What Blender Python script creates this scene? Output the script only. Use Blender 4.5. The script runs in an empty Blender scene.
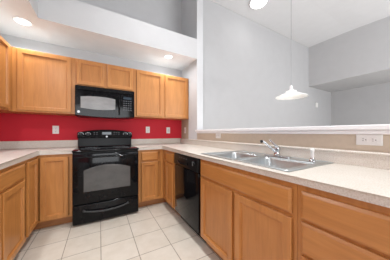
import bpy, bmesh, math
from mathutils import Vector, Matrix
PI = math.pi
S = bpy.context.scene
C = S.collection

# ------------------------------------------------------------------ camera
cam_d = bpy.data.cameras.new('camera')
cam = bpy.data.objects.new('camera', cam_d); C.objects.link(cam)
cam_d.sensor_fit = 'HORIZONTAL'; cam_d.sensor_width = 36.0
cam_d.lens = 166.547 / 390.0 * 36.0
cam_d.shift_y = 2.75 / 390.0
cam_d.clip_start = 0.02
cam.location = (0, 0, 1.1301)
cam.rotation_euler = (PI / 2, 0, -0.5205)
S.camera = cam

# ------------------------------------------------------------------ world, lights, exposure
S.view_settings.view_transform = 'Standard'
S.view_settings.look = 'None'
S.view_settings.exposure = 0.13
S.view_settings.gamma = 1.0
S.view_settings.use_curve_mapping = False
W = bpy.data.worlds.new('World'); S.world = W; W.use_nodes = True
W.node_tree.nodes['Background'].inputs[0].default_value = (0.80, 0.88, 1.0, 1)
W.node_tree.nodes['Background'].inputs[1].default_value = 0.8

def area(name, loc, rot, sx, sy, power, col=(1, 1, 1), spread=PI, disk=False):
    l = bpy.data.lights.new(name, 'AREA'); l.energy = power; l.color = col
    l.shape = 'DISK' if disk else 'RECTANGLE'; l.size = sx; l.size_y = sy; l.spread = spread
    o = bpy.data.objects.new(name, l); C.objects.link(o); o.location = loc; o.rotation_euler = rot
    return o
# daylight entering by the openings in the wall behind the camera, then a ceiling fill
area('daylight_kitchen', (0.15, -2.94, 1.55), (PI / 2, 0, 0), 2.1, 1.5, 53, (0.95, 0.98, 1.0))
area('daylight_dining', (3.6, -2.94, 1.6), (math.radians(90), 0, 0), 3.0, 2.2, 50, (0.97, 0.985, 1.0))
area('dining_ceiling_fill', (3.6, -2.3, .35), (math.radians(150), 0, 0), 3.0, 1.0, 150, (0.98, 0.985, 1.0))  # upward fill lamp added to brighten the dining ceiling
# unseen lamps added above the kitchen for floor light and counter shadows
for _y in (.1, 1.55): area('kitchen_top_fill', (.72, _y, 4.12), (0, 0, 0), .18, .18, 16.5, (0.97, 0.985, 1.0), math.radians(100), True)
CAN_POWER = 5.0
area('soffit_lamp', (-.78, 1.2, 2.41), (0, 0, 0), .13, .13, 12, (.95, .975, 1), math.radians(165), True)
DISC_POWER = .8
PENDANT_POWER = .4

# ------------------------------------------------------------------ materials
def mat(name):
    m = bpy.data.materials.new(name); m.use_nodes = True
    nt = m.node_tree; b = nt.nodes['Principled BSDF']
    return m, nt, b
def N(nt, t, **k):
    n = nt.nodes.new(t)
    for a, v in k.items(): setattr(n, a, v)
    return n
def ramp(nt, stops):
    r = N(nt, 'ShaderNodeValToRGB'); e = r.color_ramp.elements
    while len(e) < len(stops): e.new(0.5)
    for i, (p, c) in enumerate(stops): e[i].position = p; e[i].color = (*c, 1)
    return r
def noise(nt, scale, vec=(1, 1, 1), detail=3, src='Object', rough=.55, dist=0):
    tc = N(nt, 'ShaderNodeTexCoord'); mp = N(nt, 'ShaderNodeMapping'); mp.inputs['Scale'].default_value = vec
    nt.links.new(tc.outputs[src], mp.inputs['Vector'])
    n = N(nt, 'ShaderNodeTexNoise'); n.inputs['Scale'].default_value = scale; n.inputs['Detail'].default_value = detail
    n.inputs['Roughness'].default_value = rough; n.inputs['Distortion'].default_value = dist
    nt.links.new(mp.outputs[0], n.inputs['Vector']); return n
def mix(nt, fac, a, b, mode='MIX'):
    m = N(nt, 'ShaderNodeMix', data_type='RGBA', blend_type=mode)
    for i, v in ((0, fac), (6, a), (7, b)):
        if hasattr(v, 'is_linked') or hasattr(v, 'links'): nt.links.new(v, m.inputs[i])
        elif isinstance(v, (int, float)): m.inputs[i].default_value = v
        else: m.inputs[i].default_value = (*v, 1)
    return m.outputs[2]
def bump(nt, b, h, s=.1, d=.01):
    bp = N(nt, 'ShaderNodeBump'); bp.inputs['Strength'].default_value = s; bp.inputs['Distance'].default_value = d
    nt.links.new(h, bp.inputs['Height']); nt.links.new(bp.outputs[0], b.inputs['Normal'])
def simple(name, col, rough=.5, metal=0, spec=.5, coat=0, var=.04, scale=12):
    m, nt, b = mat(name)
    n = noise(nt, scale)
    dark = tuple(c * (1 - var) for c in col); lite = tuple(min(1, c * (1 + var)) for c in col)
    r = ramp(nt, [(.3, dark), (.7, lite)]); nt.links.new(n.outputs[0], r.inputs[0])
    nt.links.new(r.outputs[0], b.inputs['Base Color'])
    b.inputs['Roughness'].default_value = rough; b.inputs['Metallic'].default_value = metal
    b.inputs['Specular IOR Level'].default_value = spec; b.inputs['Coat Weight'].default_value = coat
    return m
def wood(name, vec, dark=(.45, .188, .050), mid=(.53, .225, .060), lite=(.59, .268, .078)):
    m, nt, b = mat(name)
    n = noise(nt, 3.2, vec, 5, rough=.6, dist=.6); n2 = noise(nt, 2.2, (1, 1, 1), 2)
    r = ramp(nt, [(.28, dark), (.5, mid), (.74, lite)]); nt.links.new(n.outputs[0], r.inputs[0])
    r2 = ramp(nt, [(.3, (.92, .87, .82)), (.7, (1.0, 1.0, 1.0))]); nt.links.new(n2.outputs[0], r2.inputs[0])
    nt.links.new(mix(nt, 1.0, r.outputs[0], r2.outputs[0], 'MULTIPLY'), b.inputs['Base Color'])
    b.inputs['Roughness'].default_value = .38; b.inputs['Coat Weight'].default_value = .15; b.inputs['Coat Roughness'].default_value = .25
    bump(nt, b, n.outputs[0], .03, .002)
    return m
M = {}
M['wood_v'] = wood('maple_vertical_grain', (9, 9, .8))
M['wood_x'] = wood('maple_grain_along_x', (.8, 9, 9))
M['wood_y'] = wood('maple_grain_along_y', (9, .8, 9))
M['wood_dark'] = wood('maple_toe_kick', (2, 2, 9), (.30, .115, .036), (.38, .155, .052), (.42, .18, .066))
M['paint_white'] = simple('ceiling_white_paint', (.70, .70, .705), .85, var=.015, scale=6)
M['paint_grey'] = simple('wall_grey_paint', (.47, .47, .475), .85, var=.02, scale=5)
M['trim'] = simple('trim_white_gloss', (.87, .87, .88), .4, var=.01)
M['beige'] = simple('wall_beige_paint', (.58, .485, .385), .8, var=.04, scale=30)
M['black'] = simple('appliance_black_enamel', (.005, .005, .006), .08, spec=.2, coat=0, var=.1)
M['black_matte'] = simple('appliance_black_plastic', (.009, .009, .010), .28, spec=.2, var=.1)
M['glass_black'] = simple('ceramic_glass_black', (.006, .006, .007), .06, spec=.25, var=.1)
M['steel'] = simple('stainless_steel', (.54, .57, .58), .34, 1, var=.05, scale=40)
M['chrome'] = simple('chrome', (.62, .63, .65), .12, 1, var=.02)
M['plate'] = simple('white_plastic', (.80, .79, .77), .35, var=.01)
M['slot'] = simple('dark_slot', (.03, .03, .03), .6)
M['greyprint'] = simple('grey_print', (.33, .34, .36), .4)
M['darkprint'] = simple('dark_grey_print', (.10, .105, .115), .4)
M['badge'] = simple('silver_badge', (.60, .61, .63), .3, .6)
M['display'] = simple('display_glass', (.03, .045, .06), .1)
M['carpet'] = simple('beige_carpet', (.48, .42, .35), .95, var=.12, scale=120)

# perforated screen behind oven / microwave glass
def screen(name, base, hole, sc):
    m, nt, b = mat(name)
    tc = N(nt, 'ShaderNodeTexCoord'); v = N(nt, 'ShaderNodeTexVoronoi'); v.inputs['Scale'].default_value = sc
    v.inputs['Randomness'].default_value = .15
    nt.links.new(tc.outputs['Object'], v.inputs['Vector'])
    r = ramp(nt, [(.25, hole), (.5, base)]); nt.links.new(v.outputs['Distance'], r.inputs[0])
    n = noise(nt, 5, (1, 1, 2), 3); r2 = ramp(nt, [(.3, (.7, .7, .7)), (.7, (1, 1, 1))]); nt.links.new(n.outputs[0], r2.inputs[0])
    nt.links.new(mix(nt, 1.0, r.outputs[0], r2.outputs[0], 'MULTIPLY'), b.inputs['Base Color'])
    b.inputs['Roughness'].default_value = .28; b.inputs['Specular IOR Level'].default_value = .3
    b.inputs['Coat Weight'].default_value = .2; b.inputs['Coat Roughness'].default_value = .05
    return m
M['mw_screen'] = screen('microwave_screen', (.32, .32, .32), (.17, .17, .17), 160)
M['oven_screen'] = screen('oven_screen', (.13, .127, .124), (.06, .06, .06), 130)

# speckled laminate worktop
def laminate():
    m, nt, b = mat('speckled_laminate')
    n = noise(nt, 160, detail=4, rough=.6); n2 = noise(nt, 9, detail=3)
    r = ramp(nt, [(.33, (.55, .485, .41)), (.5, (.665, .62, .56)), (.68, (.72, .69, .645))]); nt.links.new(n.outputs[0], r.inputs[0])
    r2 = ramp(nt, [(.3, (.94, .92, .90)), (.7, (1, 1, 1))]); nt.links.new(n2.outputs[0], r2.inputs[0])
    nt.links.new(mix(nt, 1.0, r.outputs[0], r2.outputs[0], 'MULTIPLY'), b.inputs['Base Color'])
    b.inputs['Roughness'].default_value = .33
    return m
M['laminate'] = laminate()

# ceramic floor tile, 308 mm grid
TS, TX, TY = .3082, -.2963, 2.2009
def tile():
    m, nt, b = mat('ceramic_floor_tile')
    tc = N(nt, 'ShaderNodeTexCoord'); mp = N(nt, 'ShaderNodeMapping')
    mp.inputs['Location'].default_value = (-TX + 10 * TS, -TY + 20 * TS, 0)
    nt.links.new(tc.outputs['Object'], mp.inputs['Vector'])
    br = N(nt, 'ShaderNodeTexBrick'); br.offset = 0; br.squash = 1
    br.inputs['Scale'].default_value = 1; br.inputs['Brick Width'].default_value = TS; br.inputs['Row Height'].default_value = TS
    br.inputs['Mortar Size'].default_value = .0032; br.inputs['Mortar Smooth'].default_value = .1
    br.inputs['Color1'].default_value = (.66, .605, .53, 1); br.inputs['Color2'].default_value = (.62, .565, .49, 1)
    br.inputs['Mortar'].default_value = (.25, .215, .175, 1)
    nt.links.new(mp.outputs[0], br.inputs['Vector'])
    n = noise(nt, 7, detail=5, rough=.65); r = ramp(nt, [(.3, (.88, .86, .83)), (.7, (1.0, 1.0, 1.0))]); nt.links.new(n.outputs[0], r.inputs[0])
    nt.links.new(mix(nt, 1.0, br.outputs['Color'], r.outputs[0], 'MULTIPLY'), b.inputs['Base Color'])
    b.inputs['Roughness'].default_value = .42
    inv = N(nt, 'ShaderNodeMath', operation='SUBTRACT'); inv.inputs[0].default_value = 1; nt.links.new(br.outputs['Fac'], inv.inputs[1])
    bump(nt, b, inv.outputs[0], .4, .003)
    return m
M['tile'] = tile()

# painted wall: base colour with one painted rectangle (lo..hi in object space)
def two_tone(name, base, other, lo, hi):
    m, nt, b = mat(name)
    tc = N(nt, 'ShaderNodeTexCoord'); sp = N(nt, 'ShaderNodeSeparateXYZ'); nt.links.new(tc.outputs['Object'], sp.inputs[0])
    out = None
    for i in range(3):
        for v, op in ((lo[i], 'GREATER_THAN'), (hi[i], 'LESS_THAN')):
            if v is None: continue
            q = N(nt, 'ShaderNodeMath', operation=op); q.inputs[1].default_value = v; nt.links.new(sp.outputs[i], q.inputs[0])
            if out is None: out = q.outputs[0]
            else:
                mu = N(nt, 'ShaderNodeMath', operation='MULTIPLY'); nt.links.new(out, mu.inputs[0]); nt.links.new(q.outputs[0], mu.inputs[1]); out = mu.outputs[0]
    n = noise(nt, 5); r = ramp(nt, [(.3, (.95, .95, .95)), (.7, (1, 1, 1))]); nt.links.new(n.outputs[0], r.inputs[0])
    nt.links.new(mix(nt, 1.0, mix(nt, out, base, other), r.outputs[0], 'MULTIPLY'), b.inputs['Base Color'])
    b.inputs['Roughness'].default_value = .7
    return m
GREY = (.52, .52, .525)
RED = (.60, .012, .030)
M['wall_red'] = two_tone('grey_wall_with_red_band', GREY, RED, (None, None, .9), (None, None, 1.392))
M['wall_stub'] = two_tone('grey_wall_with_beige_end', (.62, .625, .635), (.50, .43, .32), (None, 2.823, .9), (1.48, None, 1.392))

def emit(name, col, st):
    m, nt, b = mat(name)
    b.inputs['Base Color'].default_value = (*col, 1)
    b.inputs['Emission Color'].default_value = (*col, 1); b.inputs['Emission Strength'].default_value = st
    return m
M['lens'] = emit('lamp_lens', (1, .98, .95), 4)
M['shade'], _nt, _b = mat('frosted_glass_shade')
_n = noise(_nt, 8); _r = ramp(_nt, [(.3, (.82, .82, .81)), (.7, (.87, .87, .86))]); _nt.links.new(_n.outputs[0], _r.inputs[0]); _nt.links.new(_r.outputs[0], _b.inputs['Base Color'])
_b.inputs['Roughness'].default_value = .3; _b.inputs['Transmission Weight'].default_value = .25
_b.inputs['Emission Color'].default_value = (1, .98, .93, 1); _b.inputs['Emission Strength'].default_value = .10

# ------------------------------------------------------------------ geometry helpers (everything in world coordinates)
def link_mesh(name, bm, m, parent=None, smooth=False):
    bmesh.ops.recalc_face_normals(bm, faces=bm.faces[:])
    me = bpy.data.meshes.new(name)
    org = world_origin(parent) if parent else Vector((0, 0, 0))
    if parent: bmesh.ops.translate(bm, verts=bm.verts[:], vec=-org)
    bm.to_mesh(me); bm.free()
    if smooth:
        for p in me.polygons: p.use_smooth = True
    me.materials.append(m)
    o = bpy.data.objects.new(name, me); C.objects.link(o)
    if parent: o.parent = parent
    return o
def world_origin(o):
    v = Vector((0, 0, 0))
    while o: v = v + Vector(o.location); o = o.parent
    return v
def sharp(o, ang=35):
    me = o.data
    for p in me.polygons: p.use_smooth = True
    bm = bmesh.new(); bm.from_mesh(me)
    for e in bm.edges:
        if len(e.link_faces) == 2: e.smooth = e.calc_face_angle(0) < math.radians(ang)
    bm.to_mesh(me); bm.free(); return o
def box(bm, x0, x1, y0, y1, z0, z1, bev=0, seg=1):
    r = bmesh.ops.create_cube(bm, size=1.0)
    vs = r['verts']
    for v in vs:
        v.co = Vector(((x0 + x1) / 2 + v.co.x * (x1 - x0), (y0 + y1) / 2 + v.co.y * (y1 - y0), (z0 + z1) / 2 + v.co.z * (z1 - z0)))
    if bev:
        es = list({e for v in vs for e in v.link_edges})
        bmesh.ops.bevel(bm, geom=es, offset=bev, segments=seg, profile=.5, affect='EDGES')
def ring_loft(bm, rings, cap0=True, cap1=True):
    R = [[bm.verts.new(p) for p in r] for r in rings]
    n = len(R[0])
    for a, b in zip(R, R[1:]):
        for i in range(n):
            bm.faces.new((a[i], a[(i + 1) % n], b[(i + 1) % n], b[i]))
    if cap0: bm.faces.new(R[0][::-1])
    if cap1: bm.faces.new(R[-1])
def circ(c, r, ax='z', n=24, r2=None):
    out = []
    for i in range(n):
        a = 2 * PI * i / n; p, q = r * math.cos(a), (r2 or r) * math.sin(a)
        out.append({'z': (c[0] + p, c[1] + q, c[2]), 'y': (c[0] + p, c[1], c[2] + q), 'x': (c[0], c[1] + p, c[2] + q)}[ax])
    return out
def lathe(bm, c, prof, n=32, cap0=True, cap1=True):
    ring_loft(bm, [circ((c[0], c[1], c[2] + z), r, 'z', n) for r, z in prof], cap0, cap1)
def cyl(bm, p, q, r, n=20, r2=None, bev=0):
    p, q = Vector(p), Vector(q); d = (q - p).normalized()
    u = d.orthogonal().normalized(); v = d.cross(u); r2 = r if r2 is None else r2
    def rg(c, rr): return [c + u * math.cos(2 * PI * i / n) * rr + v * math.sin(2 * PI * i / n) * rr for i in range(n)]
    if bev: ring_loft(bm, [rg(p, r - bev), rg(p + d * bev, r), rg(q - d * bev, r2), rg(q, r2 - bev)])
    else: ring_loft(bm, [rg(p, r), rg(q, r2)])
def tube(bm, pts, radii, n=14, squash=1.0, up=None):
    pts = [Vector(p) for p in pts]; rings = []
    if not hasattr(radii, '__len__'): radii = [radii] * len(pts)
    prev = None
    for i, p in enumerate(pts):
        t = (pts[min(i + 1, len(pts) - 1)] - pts[max(i - 1, 0)]).normalized()
        if prev is None: u = (Vector(up) if up else t.orthogonal()); u = (u - t * u.dot(t)).normalized()
        else: u = (prev - t * prev.dot(t)).normalized()
        prev = u; v = t.cross(u)
        rings.append([p + u * math.cos(2 * PI * k / n) * radii[i] + v * math.sin(2 * PI * k / n) * radii[i] * squash for k in range(n)])
    ring_loft(bm, rings)
def arc_pts(f, n): return [f(i / (n - 1)) for i in range(n)]
def cells(bm, xs, ys, filled, z0, z1):
    """one watertight slab made of filled grid cells"""
    V = {}
    def v(i, j, z):
        k = (i, j, z)
        if k not in V: V[k] = bm.verts.new((xs[i], ys[j], z))
        return V[k]
    for (i, j) in filled:
        bm.faces.new((v(i, j, z1), v(i + 1, j, z1), v(i + 1, j + 1, z1), v(i, j + 1, z1)))
        bm.faces.new((v(i, j, z0), v(i, j + 1, z0), v(i + 1, j + 1, z0), v(i + 1, j, z0)))
        for (di, dj, a, b) in ((-1, 0, (i, j), (i, j + 1)), (1, 0, (i + 1, j + 1), (i + 1, j)), (0, -1, (i + 1, j), (i, j)), (0, 1, (i, j + 1), (i + 1, j + 1))):
            if (i + di, j + dj) not in filled:
                bm.faces.new((v(*a, z0), v(*b, z0), v(*b, z1), v(*a, z1)))
def rrect(x0, x1, y0, y1, z, r, n=5):
    out = []
    for (cx, cy, a0) in ((x1 - r, y1 - r, 0), (x0 + r, y1 - r, PI / 2), (x0 + r, y0 + r, PI), (x1 - r, y0 + r, 3 * PI / 2)):
        for k in range(n + 1):
            a = a0 + PI / 2 * k / n; out.append((cx + r * math.cos(a), cy + r * math.sin(a), z))
    return out
def bm_(): return bmesh.new()
def obox(name, m, parent, *a, **k):
    bm = bm_(); box(bm, *a, **k); return link_mesh(name, bm, m, parent)
def struct(name, bm, m):
    o = link_mesh(name, bm, m); o['kind'] = 'structure'; return o
def sbox(name, m, *a, **k):
    bm = bm_(); box(bm, *a, **k); return struct(name, bm, m)
def thing(name, loc, label, cat, group=None):
    o = bpy.data.objects.new(name, None); C.objects.link(o); o.location = loc; o.empty_display_size = .1
    o['label'] = label; o['category'] = cat
    if group: o['group'] = group
    return o

# ------------------------------------------------------------------ the room
BW, LW, RW = 3.136, -1.217, 1.475        # back wall y, left wall x, kitchen side of the right wall x
Z_UP = 4.149
sbox('floor', M['tile'], LW - .1, RW + .12, -3.0, BW + .1, -.1, 0)
sbox('floor_dining', M['carpet'], RW + .12, 6.95, -3.0, 2.72, -.1, 0)
sbox('wall_back', M['wall_red'], LW - .1, RW + .122, BW, BW + .1, 0, Z_UP)
sbox('wall_left', M['wall_red'], LW - .1, LW, -3.0, BW, 0, Z_UP)
sbox('wall_right', M['wall_stub'], RW, RW + .122, 2.5, BW, 0, Z_UP)
sbox('wall_half', M['beige'], RW, RW + .122, -1.6, 2.5, 0, 1.122)
sbox('wall_dining', M['paint_grey'], RW + .122, 6.95, 2.62, 2.72, 0, 3.665)
sbox('wall_far', M['paint_grey'], 6.852, 6.95, -3.0, 2.62, 0, 3.43)
# raised bulkhead over the dining side
def ceil_z(x, y):
    return (3.667 - (.05 * (1.683 - y) if y < 1.683 else 0)) if x > RW + .11 else 4.15
bm = bm_()
ring_loft(bm, [[(5.4, y, 2.505), (6.852, y, 2.505), (6.852, y, ceil_z(5.4, y) - .0005), (5.4, y, ceil_z(5.4, y) - .0005)] for y in (-3.0, 1.683, 2.62)])
struct('wall_bulkhead', bm, simple('bulkhead_paint', (.53, .53, .535), .85, var=.02, scale=5))
bm = bm_()
ring_loft(bm, [[(x, y, ceil_z(3, y)) for x in (RW + .122, 6.95)] + [(x, y, 4.25) for x in (6.95, RW + .122)] for y in (-3.0, 1.683, 2.72)])
box(bm, LW - .1, RW + .1215, -3.0, BW + .1, 4.15, 4.25)
struct('ceiling', bm, M['paint_white'])
# dropped soffit over the wall cabinets (L-shaped), open plant shelf above
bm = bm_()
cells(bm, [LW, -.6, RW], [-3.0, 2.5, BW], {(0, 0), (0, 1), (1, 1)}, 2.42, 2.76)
struct('ceiling_soffit', bm, two_tone('soffit_painted_bounce', (.56, .56, .565), (.88, .88, .89), (None, None, None), (None, None, 2.4205)))  # paler underside and greyer sides stand in for bounced light
# rear wall with a window and a patio door opening
bm = bm_()
X0, X1, Y = LW - .1, 6.95, -3.0
def pane(x0, x1, z0, z1): box(bm, x0, x1, Y - .12, Y, z0, z1)
pane(X0, -.95, 0, Z_UP); pane(-.95, 1.25, 0, .75); pane(-.95, 1.25, 2.35, Z_UP); pane(1.25, 2.05, 0, Z_UP)
pane(2.05, 5.15, 2.82, 2.84); pane(2.05, 5.15, 3.46, Z_UP); pane(5.15, X1, 0, Z_UP)
struct('wall_front', bm, M['paint_grey'])
bm = bm_()
for x0, x1 in ((-.95, -.89), (.12, .18), (1.19, 1.25)): box(bm, x0, x1, Y - .1, Y - .02, .75, 2.35, bev=.004)
for z in (.75, 2.29): box(bm, -.89, 1.19, Y - .1, Y - .02, z, z + .06, bev=.004)
struct('window_1', bm, M['trim'])
bm = bm_()
for x0 in (2.05, 3.56, 5.09): box(bm, x0, x0 + .06, Y - .1, Y - .02, 0, 2.82, bev=.004)
for z in (0, 2.76): box(bm, 2.11, 5.09, Y - .1, Y - .02, z, z + .06, bev=.004)
struct('door_1', bm, M['trim'])
bm = bm_()
for x0 in (2.05, 3.56, 5.09): box(bm, x0, x0 + .06, Y - .1, Y - .02, 2.84, 3.46, bev=.004)
struct('window_2', bm, M['trim'])
# white ledge and apron capping the half wall
bm = bm_()
box(bm, 1.432, 1.64, -1.6, 2.498, 1.148, 1.180, bev=.006, seg=2)
box(bm, 1.456, 1.474, -1.6, 2.498, 1.120, 1.148, bev=.003)
box(bm, 1.474, 1.598, -1.6, 2.498, 1.1225, 1.1485)
struct('trim_1', bm, M['trim'])

# ------------------------------------------------------------------ cabinets
def F_back(plane):  return lambda u, v, n: (u, plane - n, v)      # faces -Y, u = x
def F_right(plane): return lambda u, v, n: (plane - n, u, v)      # faces -X, u = y
def F_left(plane):  return lambda u, v, n: (plane + n, u, v)      # faces +X, u = y
def fbox(bm, F, u0, u1, v0, v1, n0, n1, bev=0):
    a, b = F(u0, v0, n0), F(u1, v1, n1)
    box(bm, min(a[0], b[0]), max(a[0], b[0]), min(a[1], b[1]), max(a[1], b[1]), min(a[2], b[2]), max(a[2], b[2]), bev=bev)
def panel(F, u0, u1, v0, v1, prof, name, m, parent):
    bm = bm_()
    ring_loft(bm, [[F(u0 + i, v0 + i, n), F(u1 - i, v0 + i, n), F(u1 - i, v1 - i, n), F(u0 + i, v1 - i, n)] for i, n in prof])
    return link_mesh(name, bm, m, parent)
DOOR = [(0, .0015), (0, .016), (.004, .0195), (.044, .0195), (.046, .0145), (.051, .0135), (.053, .0030), (.055, .0030)]
SLAB = [(0, .0015), (0, .012), (.004, .0145), (.013, .0195), (.015, .0195)]
def door(F, u0, u1, v0, v1, parent): return panel(F, u0, u1, v0, v1, DOOR, 'door', M['wood_v'], parent)
def drawer(F, u0, u1, v0, v1, parent, name='drawer'):
    hor = abs(F(1, 0, 0)[0] - F(0, 0, 0)[0]) > .5
    return panel(F, u0, u1, v0, v1, SLAB, name, M['wood_x' if hor else 'wood_y'], parent)
def face_frame(F, stiles, rails, parent):
    """stiles: (u0,u1,v0,v1); rails likewise; 20 mm thick frame proud of the carcass"""
    bm = bm_()
    for s in stiles: fbox(bm, F, *s, -.02, 0)
    for s in rails: fbox(bm, F, *s, -.0205, -.0003)
    return link_mesh('face_frame', bm, M['wood_v'], parent)
def carcass(F, u0, u1, v0, v1, depth, parent, name='body'):
    bm = bm_(); fbox(bm, F, u0, u1, v0, v1, -depth, -.0207)
    return link_mesh(name, bm, M['wood_v'], parent)
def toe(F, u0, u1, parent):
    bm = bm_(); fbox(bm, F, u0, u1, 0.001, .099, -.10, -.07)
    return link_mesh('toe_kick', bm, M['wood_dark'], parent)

FB, FR, FL = F_back(2.536), F_right(.875), F_left(-.617)
ZT, ZB = .874, .10
def base_cab(F, u0, u1, label, doors=(), drawers=(), depth=.595, extra_rails=(), toe_r=None, st=.03, mids=(), body_u=None, name='base_cabinet', dname='drawer'):
    mid = F((u0 + u1) / 2, 0, -.3)
    t = thing(name, (mid[0], mid[1], 0), label, 'cabinet', 'wooden base cabinets')
    bu = body_u or (u0, u1)
    carcass(F, bu[0], bu[1], ZB, ZT, depth, t)
    stiles = [(u0, u0 + st, ZB, ZT), (u1 - st, u1, ZB, ZT)] + [(m - .02, m + .02, ZB, ZT) for m in mids]
    rails = [(u0 + .001, u1 - .001, ZT - .04, ZT - .0005), (u0 + .001, u1 - .001, ZB + .0005, ZB + .035)] + [(u0 + .001, u1 - .001, z - .015, z + .015) for z in extra_rails]
    face_frame(F, stiles, rails, t)
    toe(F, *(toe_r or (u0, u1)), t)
    for d in doors: door(F, *d, t)
    for d in drawers: drawer(F, *d, t, dname)
    return t
DZ = (.118, .690); RZ = (.712, .842)
# left run: drawer over two doors, only the far door is in view
base_cab(FL, 1.26, 2.165, 'wooden base cabinet with a wide drawer over doors at the left edge of the photo',
         doors=[(1.285, 1.695, *DZ), (1.725, 2.13, *DZ)], drawers=[(1.285, 2.13, *RZ)], extra_rails=(.70,), mids=(1.71,))
# corner cabinet with two folding door leaves, left of the range
t = thing('corner_cabinet', (-.75, 2.7, 0), 'wooden corner base cabinet with two tall door leaves left of the black range', 'cabinet', 'wooden base cabinets')
bm = bm_()
cells(bm, [-1.212, -.638, -.287], [2.167, 2.557, 3.13], {(0, 0), (0, 1), (1, 1)}, ZB, ZT)
link_mesh('body', bm, M['wood_v'], t)
bm = bm_()
fbox(bm, FL, 2.167, 2.197, ZB, ZT, -.02, 0); fbox(bm, FL, 2.168, 2.535, ZT - .04, ZT - .0005, -.0202, -.0003); fbox(bm, FL, 2.168, 2.535, ZB + .0005, ZB + .025, -.0202, -.0003)
fbox(bm, FB, -.317, -.287, ZB, ZT, -.02, 0); fbox(bm, FB, -.618, -.288, ZT - .04, ZT - .0005, -.0202, -.0003); fbox(bm, FB, -.618, -.288, ZB + .0005, ZB + .025, -.0202, -.0003)
link_mesh('face_frame', bm, M['wood_v'], t)
bm = bm_()
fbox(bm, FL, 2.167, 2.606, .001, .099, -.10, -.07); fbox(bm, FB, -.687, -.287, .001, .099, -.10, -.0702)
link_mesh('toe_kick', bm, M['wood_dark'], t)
door(FL, 2.205, 2.508, .118, .842, t)
door(FB, -.590, -.330, .118, .842, t)
# right of the range
base_cab(FB, .484, .8745, 'narrow wooden base cabinet with one drawer and door right of the black range',
         doors=[(.535, .786, *DZ)], drawers=[(.535, .786, *RZ)], extra_rails=(.70,), st=.045, toe_r=(.484, .945), depth=.590)
# between the corner and the dishwasher
base_cab(FR, 2.044, 2.5355, 'slim wooden base cabinet between the inner corner and the black dishwasher',
         doors=[(2.10, 2.39, *DZ)], drawers=[(2.10, 2.39, *RZ)], extra_rails=(.70,), st=.05, toe_r=(2.044, 2.604), body_u=(2.044, 3.12), depth=.58)
# sink base
t = thing('sink_cabinet', (1.15, .95, 0), 'wide wooden sink base cabinet with a false front over two doors', 'cabinet', 'wooden base cabinets')
bm = bm_()   # open-topped carcass, room for the bowls
box(bm, .896, 1.462, .476, .494, ZB, ZT); box(bm, .896, 1.462, 1.396, 1.414, ZB, ZT)
box(bm, .8961, 1.4619, .4941, 1.3959, ZB + .0003, ZB + .018); box(bm, 1.455, 1.4615, .4942, 1.3958, ZB + .0185, ZT - .001)
link_mesh('body', bm, M['wood_v'], t)
face_frame(FR, [(.476, .506, ZB, ZT), (1.384, 1.414, ZB, ZT), (.910, .950, ZB, .715)],
           [(.477, 1.413, ZT - .04, ZT - .0005), (.477, 1.413, ZB + .0005, ZB + .035), (.477, 1.413, .685, .72)], t)
toe(FR, .476, 1.414, t)
drawer(FR, .500, 1.385, *RZ, t, 'false_front')
door(FR, .500, .912, *DZ, t); door(FR, .946, 1.385, *DZ, t)
# drawer stack at the near end
base_cab(FR, 0.005, .474, 'wooden drawer stack nearest the camera at the right edge of the photo',
         drawers=[(.035, .453, .708, .842), (.035, .453, .540, .692), (.035, .453, .330, .524), (.035, .453, .118, .314)], extra_rails=(.70, .532, .322), name='drawer_cabinet')
base_cab(FR, -.60, .003, 'two-door wooden base cabinet under the near end of the long worktop, beyond the drawer stack',
         doors=[(-.575, -.31, *DZ), (-.285, -.02, *DZ)], drawers=[(-.575, -.02, *RZ)], extra_rails=(.70,))

# ------------------------------------------------------------------ worktops
def edge_bevel(bm, zt, keep, off=.015, seg=4):
    es = [e for e in bm.edges if abs(e.verts[0].co.z - e.verts[1].co.z) < 1e-6 and abs(e.verts[0].co.z - zt) < 1e-6 and len(e.link_faces) == 2
          and any(abs(f.normal.z) < .5 for f in e.link_faces) and keep((e.verts[0].co + e.verts[1].co) / 2)]
    bmesh.ops.bevel(bm, geom=es, offset=off, segments=seg, profile=.5, affect='EDGES')
SX0, SX1, SY0, SY1 = .918, 1.412, .562, 1.418       # sink cut-out
t = thing('worktop', (-.9, 2.6, .876), 'speckled cream laminate worktop left of the black range', 'worktop', 'laminate worktops')
bm = bm_()
cells(bm, [-1.215, -.592, -.288], [1.24, 2.511, 3.134], {(0, 0), (0, 1), (1, 1)}, .8755, .914)
bm.normal_update(); edge_bevel(bm, .914, lambda c: c.x > -.6 and c.y < 2.6 or c.y < 1.3)
sharp(link_mesh('counter', bm, M['laminate'], t))
bm = bm_()
box(bm, -1.195, -.288, 3.114, 3.134, .9145, 1.018, bev=.005, seg=2); box(bm, -1.215, -1.1955, 1.24, 3.134, .9145, 1.018, bev=.005, seg=2)
link_mesh('backsplash', bm, M['laminate'], t)
t = thing('worktop', (1.1, 1.5, .876), 'long L-shaped speckled cream laminate worktop with the steel sink', 'worktop', 'laminate worktops')
bm = bm_()
xs = [.484, .850, SX0, SX1, 1.473]; ys = [-.62, SY0, SY1, 2.511, 3.134]
fill = {(i, j) for i in (1, 2, 3) for j in (0, 1, 2, 3)} | {(0, 3)}
fill.discard((2, 1))
cells(bm, xs, ys, fill, .8755, .914)
bm.normal_update(); edge_bevel(bm, .914, lambda c: (c.x < .86 and c.y < 2.6 and c.x > .49))
sharp(link_mesh('counter', bm, M['laminate'], t))
bm = bm_()
box(bm, .484, 1.4420, 3.114, 3.134, .9145, 1.018, bev=.005, seg=2)
link_mesh('backsplash', bm, M['laminate'], t)
bm = bm_()
ring_loft(bm, [[(x, y, z) for x, z in ((1.4735, .9145), (1.4735, 1.012), (1.452, 1.012), (1.446, 1.010), (1.4425, 1.005), (1.4425, .999), (1.446, .994), (1.450, .990), (1.450, .9145))] for y in (-.62, 3.134)])
link_mesh('backsplash', bm, M['laminate'], t)

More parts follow.
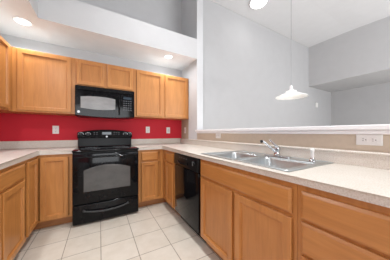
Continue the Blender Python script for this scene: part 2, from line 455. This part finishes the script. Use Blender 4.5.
# ------------------------------------------------------------------ wall cabinets
UB, UL = F_back(2.816), F_left(-.912)
def upper(F, u0, u1, v0, v1, doors, label, body_u=None, depth=.315, st=.03, mids=(), loc=None):
    mid = F((u0 + u1) / 2, v0, -.15)
    t = thing('wall_cabinet', mid, label, 'cabinet', 'wooden wall cabinets')
    bu = body_u or (u0, u1)
    carcass(F, bu[0], bu[1], v0, v1, depth, t)
    face_frame(F, [(u0, u0 + st, v0, v1), (u1 - st, u1, v0, v1)] + [(m - .025, m + .025, v0, v1) for m in mids],
               [(u0 + .001, u1 - .001, v1 - .035, v1 - .0005), (u0 + .001, u1 - .001, v0 + .0005, v0 + .03)], t)
    for d in doors: door(F, *d, t)
    bm = bm_(); fbox(bm, F, bu[0], bu[1], v1 + .0003, v1 + .003, -depth, -.002); link_mesh('bounce_panel', bm, M['board'], t)  # unseen pale panel added to bounce neutral light onto the soffit
    return t
M['board'] = simple('pale_bounce_board', (.60, .57, .53), .8)
upper(UL, 1.86, 2.8155, 1.388, 2.160, [(1.90, 2.30, 1.405, 2.145), (2.32, 2.722, 1.405, 2.145)], 'wooden wall cabinet on the left wall cut by the photo edge', body_u=(1.86, 3.13), depth=.30, st=.035)
upper(UB, -.911, -.2925, 1.388, 2.160, [(-.862, -.335, 1.405, 2.145)], 'tall single-door wooden wall cabinet left of the black microwave', st=.045)
upper(UB, -.2915, .4825, 1.785, 2.160, [(-.270, .058, 1.803, 2.145), (.098, .458, 1.803, 2.145)], 'short two-door wooden wall cabinet directly above the black microwave', mids=(.078,))
upper(UB, .4835, 1.472, 1.388, 2.160, [(.518, .958, 1.405, 2.145), (1.000, 1.440, 1.405, 2.145)], 'tall two-door wooden wall cabinet right of the black microwave', mids=(.979,))

# ------------------------------------------------------------------ badge
def badge(x, y, z, r, parent):
    bm = bm_(); cyl(bm, (x, y, z), (x, y - .003, z), r, 24, bev=.0008)
    b = link_mesh('logo', bm, M['badge'], parent)
    cu = bpy.data.curves.new('letters', 'FONT'); cu.body = 'GE'; cu.size = r * 1.15; cu.align_x = 'CENTER'; cu.align_y = 'CENTER'; cu.extrude = .0004
    to = bpy.data.objects.new('letters_tmp', cu)
    me = bpy.data.meshes.new_from_object(to)
    bpy.data.objects.remove(to)
    o = world_origin(parent)
    for v in me.vertices: v.co = Vector((x + v.co.x, y - .0036 - v.co.z, z + v.co.y)) - o
    me.materials.clear(); me.materials.append(M['slot'])
    lo = bpy.data.objects.new('lettering', me); C.objects.link(lo); lo.parent = b

# ------------------------------------------------------------------ range
rx0, rx1 = -.283, .479
rc = (rx0 + rx1) / 2
t = thing('kitchen_range', (rc, 2.78, 0), 'black freestanding electric range with arched control panel between the base cabinets', 'range')
obox('body', M['black_matte'], t, rx0, rx1, 2.472, 3.12, .03, .893, bev=.004)
for x in (rx0 + .05, rx1 - .05):
    for y in (2.52, 3.06):
        bm = bm_(); cyl(bm, (x, y, .001), (x, y, .0295), .018); link_mesh('foot', bm, M['black_matte'], t)
bm = bm_(); box(bm, rx0 - .001, rx1 + .001, 2.418, 3.03, .8935, .918, bev=.008, seg=3)
ct = sharp(link_mesh('cooktop', bm, M['glass_black'], t))
for (x, y, r) in ((-.10, 2.60, .105), (.29, 2.60, .085), (-.10, 2.86, .075), (.29, 2.86, .105)):
    bm = bm_()
    for rr in (r, r * .6):
        ring_loft(bm, [circ((x, y, .9185), rr - .002, n=40), circ((x, y, .9187), rr, n=40), circ((x, y, .9185), rr + .002, n=40)], False, False)
    link_mesh('burner_ring', bm, M['greyprint'], ct)
# oven door
def arch_panel(x0, x1, z0, z1, rise, y, depth, n=20, inset=0, bow=0, low=0):
    """slab facing -Y with an arched top and optionally sagging bottom"""
    pts = []
    for i in range(n + 1):
        s = i / n; pts.append((x0 + inset + (x1 - x0 - 2 * inset) * s, z0 + inset - low * (1 - (2 * s - 1) ** 2)))
    for i in range(n + 1):
        s = 1 - i / n; pts.append((x0 + inset + (x1 - x0 - 2 * inset) * s, z1 - inset + rise * (1 - (2 * s - 1) ** 2)))
    return [(x, y, z) for x, z in pts]
bm = bm_(); box(bm, rx0 + .003, rx1 - .003, 2.428, 2.470, .262, .872, bev=.008, seg=3)
od = sharp(link_mesh('oven_door', bm, M['black'], t))
wx0, wx1, wz0, wz1 = -.168, .366, .405, .668
bm = bm_()
ring_loft(bm, [arch_panel(wx0, wx1, wz0, wz1, .055, 2.4285, 0), arch_panel(wx0, wx1, wz0, wz1, .055, 2.4262, 0), arch_panel(wx0, wx1, wz0, wz1, .055, 2.4255, 0, inset=.004)])
win = link_mesh('oven_window', bm, M['oven_screen'], od)
bm = bm_()
tube(bm, arc_pts(lambda s: (rx0 + .03 + (rx1 - rx0 - .06) * s, 2.395 - .012 * (1 - (2 * s - 1) ** 2), .835), 17), .013, 12)
for x in (rx0 + .05, rx1 - .05): cyl(bm, (x, 2.430, .835), (x, 2.395, .835), .011)
sharp(link_mesh('door_handle', bm, M['black'], t), 50)
# storage drawer
bm = bm_(); box(bm, rx0 + .003, rx1 - .003, 2.428, 2.470, .022, .250, bev=.010, seg=3)
dr = sharp(link_mesh('storage_drawer', bm, M['black'], t))
bm = bm_()
tube(bm, arc_pts(lambda s: (-.165 + .50 * s, 2.410 - .018 * (1 - (2 * s - 1) ** 2), .180 - .030 * (1 - (2 * s - 1) ** 2)), 21), .0095, 12, squash=1.0)
for x in (-.165, .335): cyl(bm, (x, 2.429, .180), (x, 2.405, .180), .013, bev=.002)
sharp(link_mesh('drawer_handle', bm, simple('dark_grey_handle', (.03, .03, .031), .3, 0, spec=.4), dr), 50)
# back guard
bm = bm_(); box(bm, rx0 + .004, rx1 - .004, 3.035, 3.118, .9185, 1.062, bev=.004)
link_mesh('riser', bm, M['black_matte'], t)
bm = bm_()
def guard_ring(y, ins, top=0): return arch_panel(rx0 - .004, rx1 + .004, 1.046, 1.138 + top, .042, y, 0, 28, inset=ins)
ring_loft(bm, [guard_ring(3.118, .004), guard_ring(3.04, 0), guard_ring(3.01, .001), guard_ring(2.998, .010)])
for v in bm.verts:
    if v.co.y < 3.1: v.co.y += (v.co.z - 1.105) * .30
cp = sharp(link_mesh('control_panel', bm, M['black'], t), 25)
for x in (-.240, -.150, .375, .438):
    bm = bm_(); cyl(bm, (x, 2.9975, 1.105), (x, 2.978, 1.105), .026, 28, .022, bev=.003)
    k = sharp(link_mesh('knob', bm, M['black_matte'], cp))
    yk = 2.9976 + (1.105 - 1.105)
    bm = bm_(); ring_loft(bm, [circ((x, yk - .0005, 1.105), .033, 'y', 28), circ((x, yk - .0012, 1.105), .0295, 'y', 28)], False, False); link_mesh('dial_ring', bm, M['badge'], cp)
    bm = bm_()
    ring_loft(bm, [[(x - .002, 2.9785, 1.108), (x + .002, 2.9785, 1.108), (x + .002, 2.9785, 1.127), (x - .002, 2.9785, 1.127)], [(x - .002, 2.977, 1.108), (x + .002, 2.977, 1.108), (x + .002, 2.977, 1.127), (x - .002, 2.977, 1.127)]])
    link_mesh('dial_mark', bm, M['greyprint'], k)
obox('display', M['display'], cp, .035, .165, 2.996, 2.9995, 1.10, 1.142, bev=.001)
for x in (-.070, -.035, .205, .240, .275):
    for z in (1.100, 1.130): obox('button', M['darkprint'], cp, x - .009, x + .009, 2.9965, 2.9995, z - .006, z + .006, bev=.001)
badge(.10, 2.9870, 1.071, .013, cp)

# ------------------------------------------------------------------ microwave
mx0, mx1 = -.290, .481
t = thing('microwave', ((mx0 + mx1) / 2, 2.94, 1.36), 'black over-the-range microwave hung beneath the short wall cabinet', 'microwave')
bm = bm_(); box(bm, mx0, mx1, 2.785, 3.13, 1.368, 1.782, bev=.003)
link_mesh('body', bm, M['black_matte'], t)
bm = bm_()
def mwring(y, i): return arch_panel(mx0 + .001, .478, 1.372, 1.716, 0, y, 0, 20, inset=i, low=.022)
ring_loft(bm, [mwring(2.784, 0), mwring(2.760, 0), mwring(2.752, .006)])
fd = sharp(link_mesh('front_panel', bm, M['black'], t), 25)
bm = bm_(); box(bm, mx0 + .001, .478, 2.757, 2.784, 1.720, 1.780, bev=.004)
vg = link_mesh('vent_grille', bm, M['black'], t)
bm = bm_()
for k in range(4): box(bm, mx0 + .03, .45, 2.7545, 2.7575, 1.732 + k * .011, 1.737 + k * .011)
link_mesh('louvre', bm, M['black_matte'], vg)
bm = bm_()
def mwwin(y, i): return arch_panel(-.225, .205, 1.475, 1.628, .018, y, 0, 20, inset=i, low=.018)
ring_loft(bm, [mwwin(2.7525, 0), mwwin(2.7505, 0), mwwin(2.7498, .004)])
link_mesh('window', bm, M['mw_screen'], fd)
bm = bm_()
tube(bm, arc_pts(lambda s: (.258 - .0 * s, 2.742 - .028 * math.sin(PI * s), 1.405 + .285 * s), 15), [.007 + .004 * math.sin(PI * i / 14) for i in range(15)], 12)
for z in (1.405, 1.69): cyl(bm, (.258, 2.7525, z), (.258, 2.738, z), .010, bev=.002)
sharp(link_mesh('handle', bm, M['black'], t), 50)
obox('display', M['display'], fd, .315, .435, 2.7495, 2.7525, 1.640, 1.680, bev=.001)
for r in range(5):
    for c in range(4):
        x = .325 + c * .033; z = 1.615 - r * .034
        obox('button', M['darkprint'], fd, x - .010, x + .010, 2.7503, 2.7525, z - .006, z + .006, bev=.0008)
badge(-.247, 2.7518, 1.418, .017, fd)
obox('lamp_strip', M['greyprint'], t, -.1, .3, 2.86, 2.95, 1.3655, 1.3678)

# ------------------------------------------------------------------ dishwasher
dy0, dy1 = 1.422, 2.036
t = thing('dishwasher', (1.15, (dy0 + dy1) / 2, 0), 'glossy black built-in dishwasher left of the sink cabinet', 'dishwasher')
obox('body', M['black_matte'], t, .898, 1.46, dy0, dy1, .10, .868)
bm = bm_(); box(bm, .858, .897, dy0 + .004, dy1 - .004, .118, .722, bev=.006, seg=2)
sharp(link_mesh('door', bm, M['black'], t))
bm = bm_(); box(bm, .848, .897, dy0 + .004, dy1 - .004, .728, .866, bev=.010, seg=3)
cp = sharp(link_mesh('control_panel', bm, M['black_matte'], t))
bm = bm_(); cyl(bm, (.8478, 1.50, .812), (.828, 1.50, .812), .026, 28, .022, bev=.003); k = sharp(link_mesh('dial', bm, M['black_matte'], cp))
bm = bm_(); box(bm, .8262, .8285, 1.497, 1.503, .792, .834); link_mesh('dial_pointer', bm, M['badge'], k)
bm = bm_()
tube(bm, arc_pts(lambda s: (.846 - .022 * math.sin(PI * s) , 1.64 + .27 * s, .782 - .012 * math.sin(PI * s)), 15), .010, 12)
sharp(link_mesh('handle', bm, M['black'], cp), 50)
for k in range(4): obox('button', M['darkprint'], cp, .8465, .8485, 1.66 + k * .06, 1.69 + k * .06, .826, .838, bev=.0006)
obox('toe_kick', M['black_matte'], t, .945, .97, dy0, dy1, .001, .099)

# ------------------------------------------------------------------ sink
t = thing('kitchen_sink', (1.17, .99, .914), 'stainless steel double-bowl sink set into the long worktop', 'sink')
bm = bm_()
ox0, ox1, oy0, oy1 = .897, 1.438, .535, 1.445
b1 = (.945, 1.305, .585, .985); b2 = (.945, 1.305, 1.025, 1.395)
cells(bm, [ox0, b1[0], b1[1], ox1], [oy0, b1[2], b1[3], b2[2], b2[3], oy1], {(i, j) for i in range(3) for j in range(5)} - {(1, 1), (1, 3)}, .9145, .9195)
bm.normal_update(); edge_bevel(bm, .9195, lambda c: c.x < ox0 + .01 or c.x > ox1 - .01 or c.y < oy0 + .01 or c.y > oy1 - .01, .003, 2)
# raised outer bead
outer = [[(a, b, z) for a, b, z in rrect(ox0 + i, ox1 - i, oy0 + i, oy1 - i, z, .03)] for i, z in ((.004, .9192), (.006, .9225), (.012, .9235), (.018, .9192))]
ring_loft(bm, outer, False, False)
sharp(link_mesh('rim', bm, M['steel'], t), 40)
for b in (b1, b2):
    bm = bm_()
    e = .0
    rings = [rrect(b[0] - .002, b[1] + .002, b[2] - .002, b[3] + .002, .9192, .004),
             rrect(b[0] + .004, b[1] - .004, b[2] + .004, b[3] - .004, .914, .03),
             rrect(b[0] + .008, b[1] - .008, b[2] + .008, b[3] - .008, .90, .045),
             rrect(b[0] + .018, b[1] - .018, b[2] + .018, b[3] - .018, .765, .055),
             rrect(b[0] + .030, b[1] - .030, b[2] + .030, b[3] - .030, .745, .06),
             rrect(b[0] + .060, b[1] - .060, b[2] + .060, b[3] - .060, .740, .06)]
    ring_loft(bm, rings, False, True)
    bo = sharp(link_mesh('bowl', bm, M['steel'], t), 50)
    cx, cy = (b[0] + b[1]) / 2, (b[2] + b[3]) / 2
    bm = bm_(); lathe(bm, (cx, cy, .7402), [(.045, 0), (.045, .002), (.036, .0035), (.034, .0015), (.008, .0015), (.006, .006)])
    link_mesh('drain', bm, M['chrome'], bo)

# ------------------------------------------------------------------ faucet and side sprayer
fx, fy, fz = 1.372, .925, .9205
t = thing('faucet', (fx, fy, fz), 'chrome single-lever pull-out faucet on the sink deck', 'faucet')
bm = bm_()
ring_loft(bm, [rrect(fx - .032, fx + .032, fy - .125, fy + .125, fz, .03), rrect(fx - .032, fx + .032, fy - .125, fy + .125, fz + .004, .03), rrect(fx - .026, fx + .026, fy - .118, fy + .118, fz + .009, .025)])
sharp(link_mesh('escutcheon', bm, M['chrome'], t))
bm = bm_()
lathe(bm, (fx, fy, fz + .009), [(.032, 0), (.027, .008), (.023, .02), (.025, .045), (.029, .058), (.028, .070), (.019, .082), (.006, .086)])
sharp(link_mesh('body', bm, M['chrome'], t), 50)
bm = bm_()
tube(bm, [(fx - .005, fy, fz + .032), (fx - .03, fy + .015, fz + .058), (fx - .07, fy + .035, fz + .098), (fx - .095, fy + .05, fz + .122), (fx - .113, fy + .061, fz + .134)],
     [.012, .0105, .009, .009, .010], 16)
sp = sharp(link_mesh('spout', bm, M['chrome'], t), 50)
bm = bm_(); cyl(bm, (fx - .1135, fy + .0613, fz + .1345), (fx - .130, fy + .070, fz + .130), .0125, 18, .0135, bev=.002)
sharp(link_mesh('spray_head', bm, M['black_matte'], sp))
bm = bm_()
tube(bm, [(fx, fy, fz + .088), (fx - .006, fy + .018, fz + .105), (fx - .014, fy + .040, fz + .128), (fx - .020, fy + .058, fz + .146)], [.012, .008, .006, .007], 14, squash=.8)
sharp(link_mesh('lever', bm, M['chrome'], t), 50)
sx, sy = 1.372, .640
t = thing('side_sprayer', (sx, sy, .9205), 'white plastic side sprayer standing upright on the sink deck', 'sprayer')
bm = bm_(); lathe(bm, (sx, sy, .9205), [(.024, 0), (.024, .004), (.018, .012), (.014, .018), (.014, .024)]); sharp(link_mesh('collar', bm, M['chrome'], t), 50)
bm = bm_(); lathe(bm, (sx, sy, .944), [(.009, 0), (.011, .01), (.0115, .042), (.0135, .052), (.015, .062), (.013, .070), (.006, .073)]); sharp(link_mesh('spray_head', bm, M['plate'], t), 50)
bm = bm_(); box(bm, sx - .024, sx - .009, sy - .005, sy + .005, .998, 1.006, bev=.002); link_mesh('trigger', bm, M['plate'], t)

# ------------------------------------------------------------------ outlets and switches
def plate(F, u, v, label, kind, horiz=False, w=.074, h=.118):
    if horiz: w, h = h, w
    c = F(u, v, 0)
    t = thing('wall_outlet' if kind == 'outlet' else 'light_switch', c, label, kind, 'white wall plates')
    panel(F, u - w / 2, u + w / 2, v - h / 2, v + h / 2, [(0, .0005), (0, .004), (.003, .006), (.005, .0062)], 'cover_plate', M['plate'], t)
    if kind == 'outlet':
        for s in (-1, 1):
            du, dv = (s * .022, 0) if horiz else (0, s * .022)
            bm = bm_(); fbox(bm, F, u + du - .0155, u + du + .0155, v + dv - .0155, v + dv + .0155, .0055, .0078, bev=.002)
            so = link_mesh('socket', bm, M['plate'], t)
            bm = bm_()
            for q in (-.006, .006):
                if horiz: fbox(bm, F, u + du - .0045 + .003, u + du + .0045 + .003, v + q - .0014, v + q + .0014, .0077, .0082)
                else: fbox(bm, F, u + q - .0014, u + q + .0014, v + dv - .0045 + .003, v + dv + .0045 + .003, .0077, .0082)
            if horiz: fbox(bm, F, u + du - .012, u + du - .007, v - .0025, v + .0025, .0077, .0082)
            else: fbox(bm, F, u - .0025, u + .0025, v + dv - .012, v + dv - .007, .0077, .0082)
            link_mesh('slot', bm, M['slot'], so)
    else:
        bm = bm_(); fbox(bm, F, u - .017, u + .017, v - .033, v + .033, .0058, .0085, bev=.0012)
        link_mesh('rocker', bm, simple('rocker_grey_white', (.62, .61, .60), .4), t)
WB, WR = F_back(BW), F_right(RW)
plate(WB, -.557, 1.174, 'white outlet on the red wall left of the black range', 'outlet')
plate(WB, .782, 1.185, 'white outlet on the red wall just right of the black range', 'outlet')
plate(WB, 1.184, 1.178, 'white switch plate on the red wall near the right end', 'switch')
plate(WR, 2.965, 1.178, 'white switch plate on the narrow beige wall under the wall cabinets', 'switch')
plate(WR, .366, 1.085, 'large white outlet under the ledge at the right edge of the photo', 'outlet', True, h=.120, w=.068)
plate(WR, 1.903, 1.085, 'small white outlet under the far end of the white ledge', 'outlet', True, h=.110, w=.068)
WD = F_back(2.62)
t = thing('door_chime', (5.85, 2.62, 1.99), 'tiny white wall box beneath the bulkhead on the dining wall', 'wall box')
panel(WD, 5.80, 5.90, 1.92, 2.06, [(0, .0005), (0, .025), (.008, .032), (.01, .032)], 'cover', M['plate'], t)

# ------------------------------------------------------------------ lamps
def can(x, y, z, r, label, power):
    t = thing('recessed_light', (x, y, z), label, 'ceiling light', 'recessed ceiling lights')
    bm = bm_(); ring_loft(bm, [circ((x, y, z - .0005), r + .018, n=36), circ((x, y, z - .006), r + .014, n=36), circ((x, y, z - .007), r, n=36), circ((x, y, z - .0008), r - .002, n=36)], False, False)
    sharp(link_mesh('trim_ring', bm, M['trim'], t))
    bm = bm_(); lathe(bm, (x, y, z - .006), [(r - .003, .005), (r - .003, .001), (r * .7, -.002), (r * .2, -.003)], 36)
    sharp(link_mesh('lens', bm, M['lens'], t))
    l = area('recessed_lamp', (x, y, z - .014), (0, 0, 0), r * 2, r * 2, power, (.93, .97, 1), math.radians(165), True)
can(-.770, 2.667, 2.42, .068, 'recessed ceiling light in the soffit above the left wall cabinets', CAN_POWER)
can(1.012, 2.667, 2.42, .060, 'recessed ceiling light in the soffit above the right wall cabinets', CAN_POWER)
# flush disc light on the vaulted dining ceiling
lx, ly = 2.66, 2.18; lz = ceil_z(lx, ly)
t = thing('flush_light', (lx, ly, lz), 'round white flush ceiling light cut by the top photo edge', 'ceiling light')
bm = bm_(); lathe(bm, (lx, ly, lz - .030), [(.165, .028), (.165, .008), (.155, 0)], 40); sharp(link_mesh('rim', bm, M['trim'], t))
bm = bm_(); lathe(bm, (lx, ly, lz - .032), [(.150, .001), (.13, -.016), (.08, -.028), (.02, -.032)], 40); sharp(link_mesh('diffuser', bm, M['lens'], t), 60)
area('flush_lamp', (lx, ly, lz - .08), (0, 0, 0), .3, .3, DISC_POWER, (1, .98, .95), math.radians(130), True)
# pendant
px, py, pz = 2.17, 1.262, 1.595
t = thing('pendant_lamp', (px, py, pz), 'white glass pendant lamp with shallow conical shade hanging above the half wall', 'pendant lamp')
bm = bm_()
R = .188
prof_o = [(R, .0), (R * .97, .010), (R * .72, .030), (R * .48, .052), (R * .36, .062), (R * .35, .068), (R * .33, .078), (R * .16, .092), (.022, .096)]
prof_i = [(.020, .090), (R * .15, .086), (R * .30, .072), (R * .33, .060), (R * .46, .046), (R * .70, .024), (R * .95, .006), (R * .985, .0)]
lathe(bm, (px, py, pz), prof_o + prof_i, 48, False, False)
sharp(link_mesh('lamp_shade', bm, M['shade'], t), 60)
bm = bm_(); lathe(bm, (px, py, pz + .094), [(.022, 0), (.024, .006), (.017, .022), (.015, .05), (.006, .062)], 24); sharp(link_mesh('socket_cap', bm, M['trim'], t), 50)
bm = bm_(); lathe(bm, (px, py, pz + .020), [(.012, .068), (.016, .055), (.026, .03), (.022, .012), (.008, .004)], 20); sharp(link_mesh('bulb', bm, emit('bulb_glow', (1, .97, .92), 1.5), t), 60)
cz = ceil_z(px, py)
bm = bm_(); cyl(bm, (px, py, pz + .150), (px, py, cz - .02), .0028, 8); link_mesh('cord', bm, simple('grey_cord', (.30, .30, .31), .5), t)
bm = bm_(); lathe(bm, (px, py, cz - .035), [(.02, 0), (.06, .012), (.062, .030)], 28); sharp(link_mesh('ceiling_rose', bm, M['trim'], t), 50)
pl = bpy.data.lights.new('pendant_bulb', 'POINT'); pl.energy = PENDANT_POWER; pl.shadow_soft_size = .03; pl.color = (1, .95, .88)
po = bpy.data.objects.new('pendant_bulb', pl); C.objects.link(po); po.location = (px, py, pz - .01)
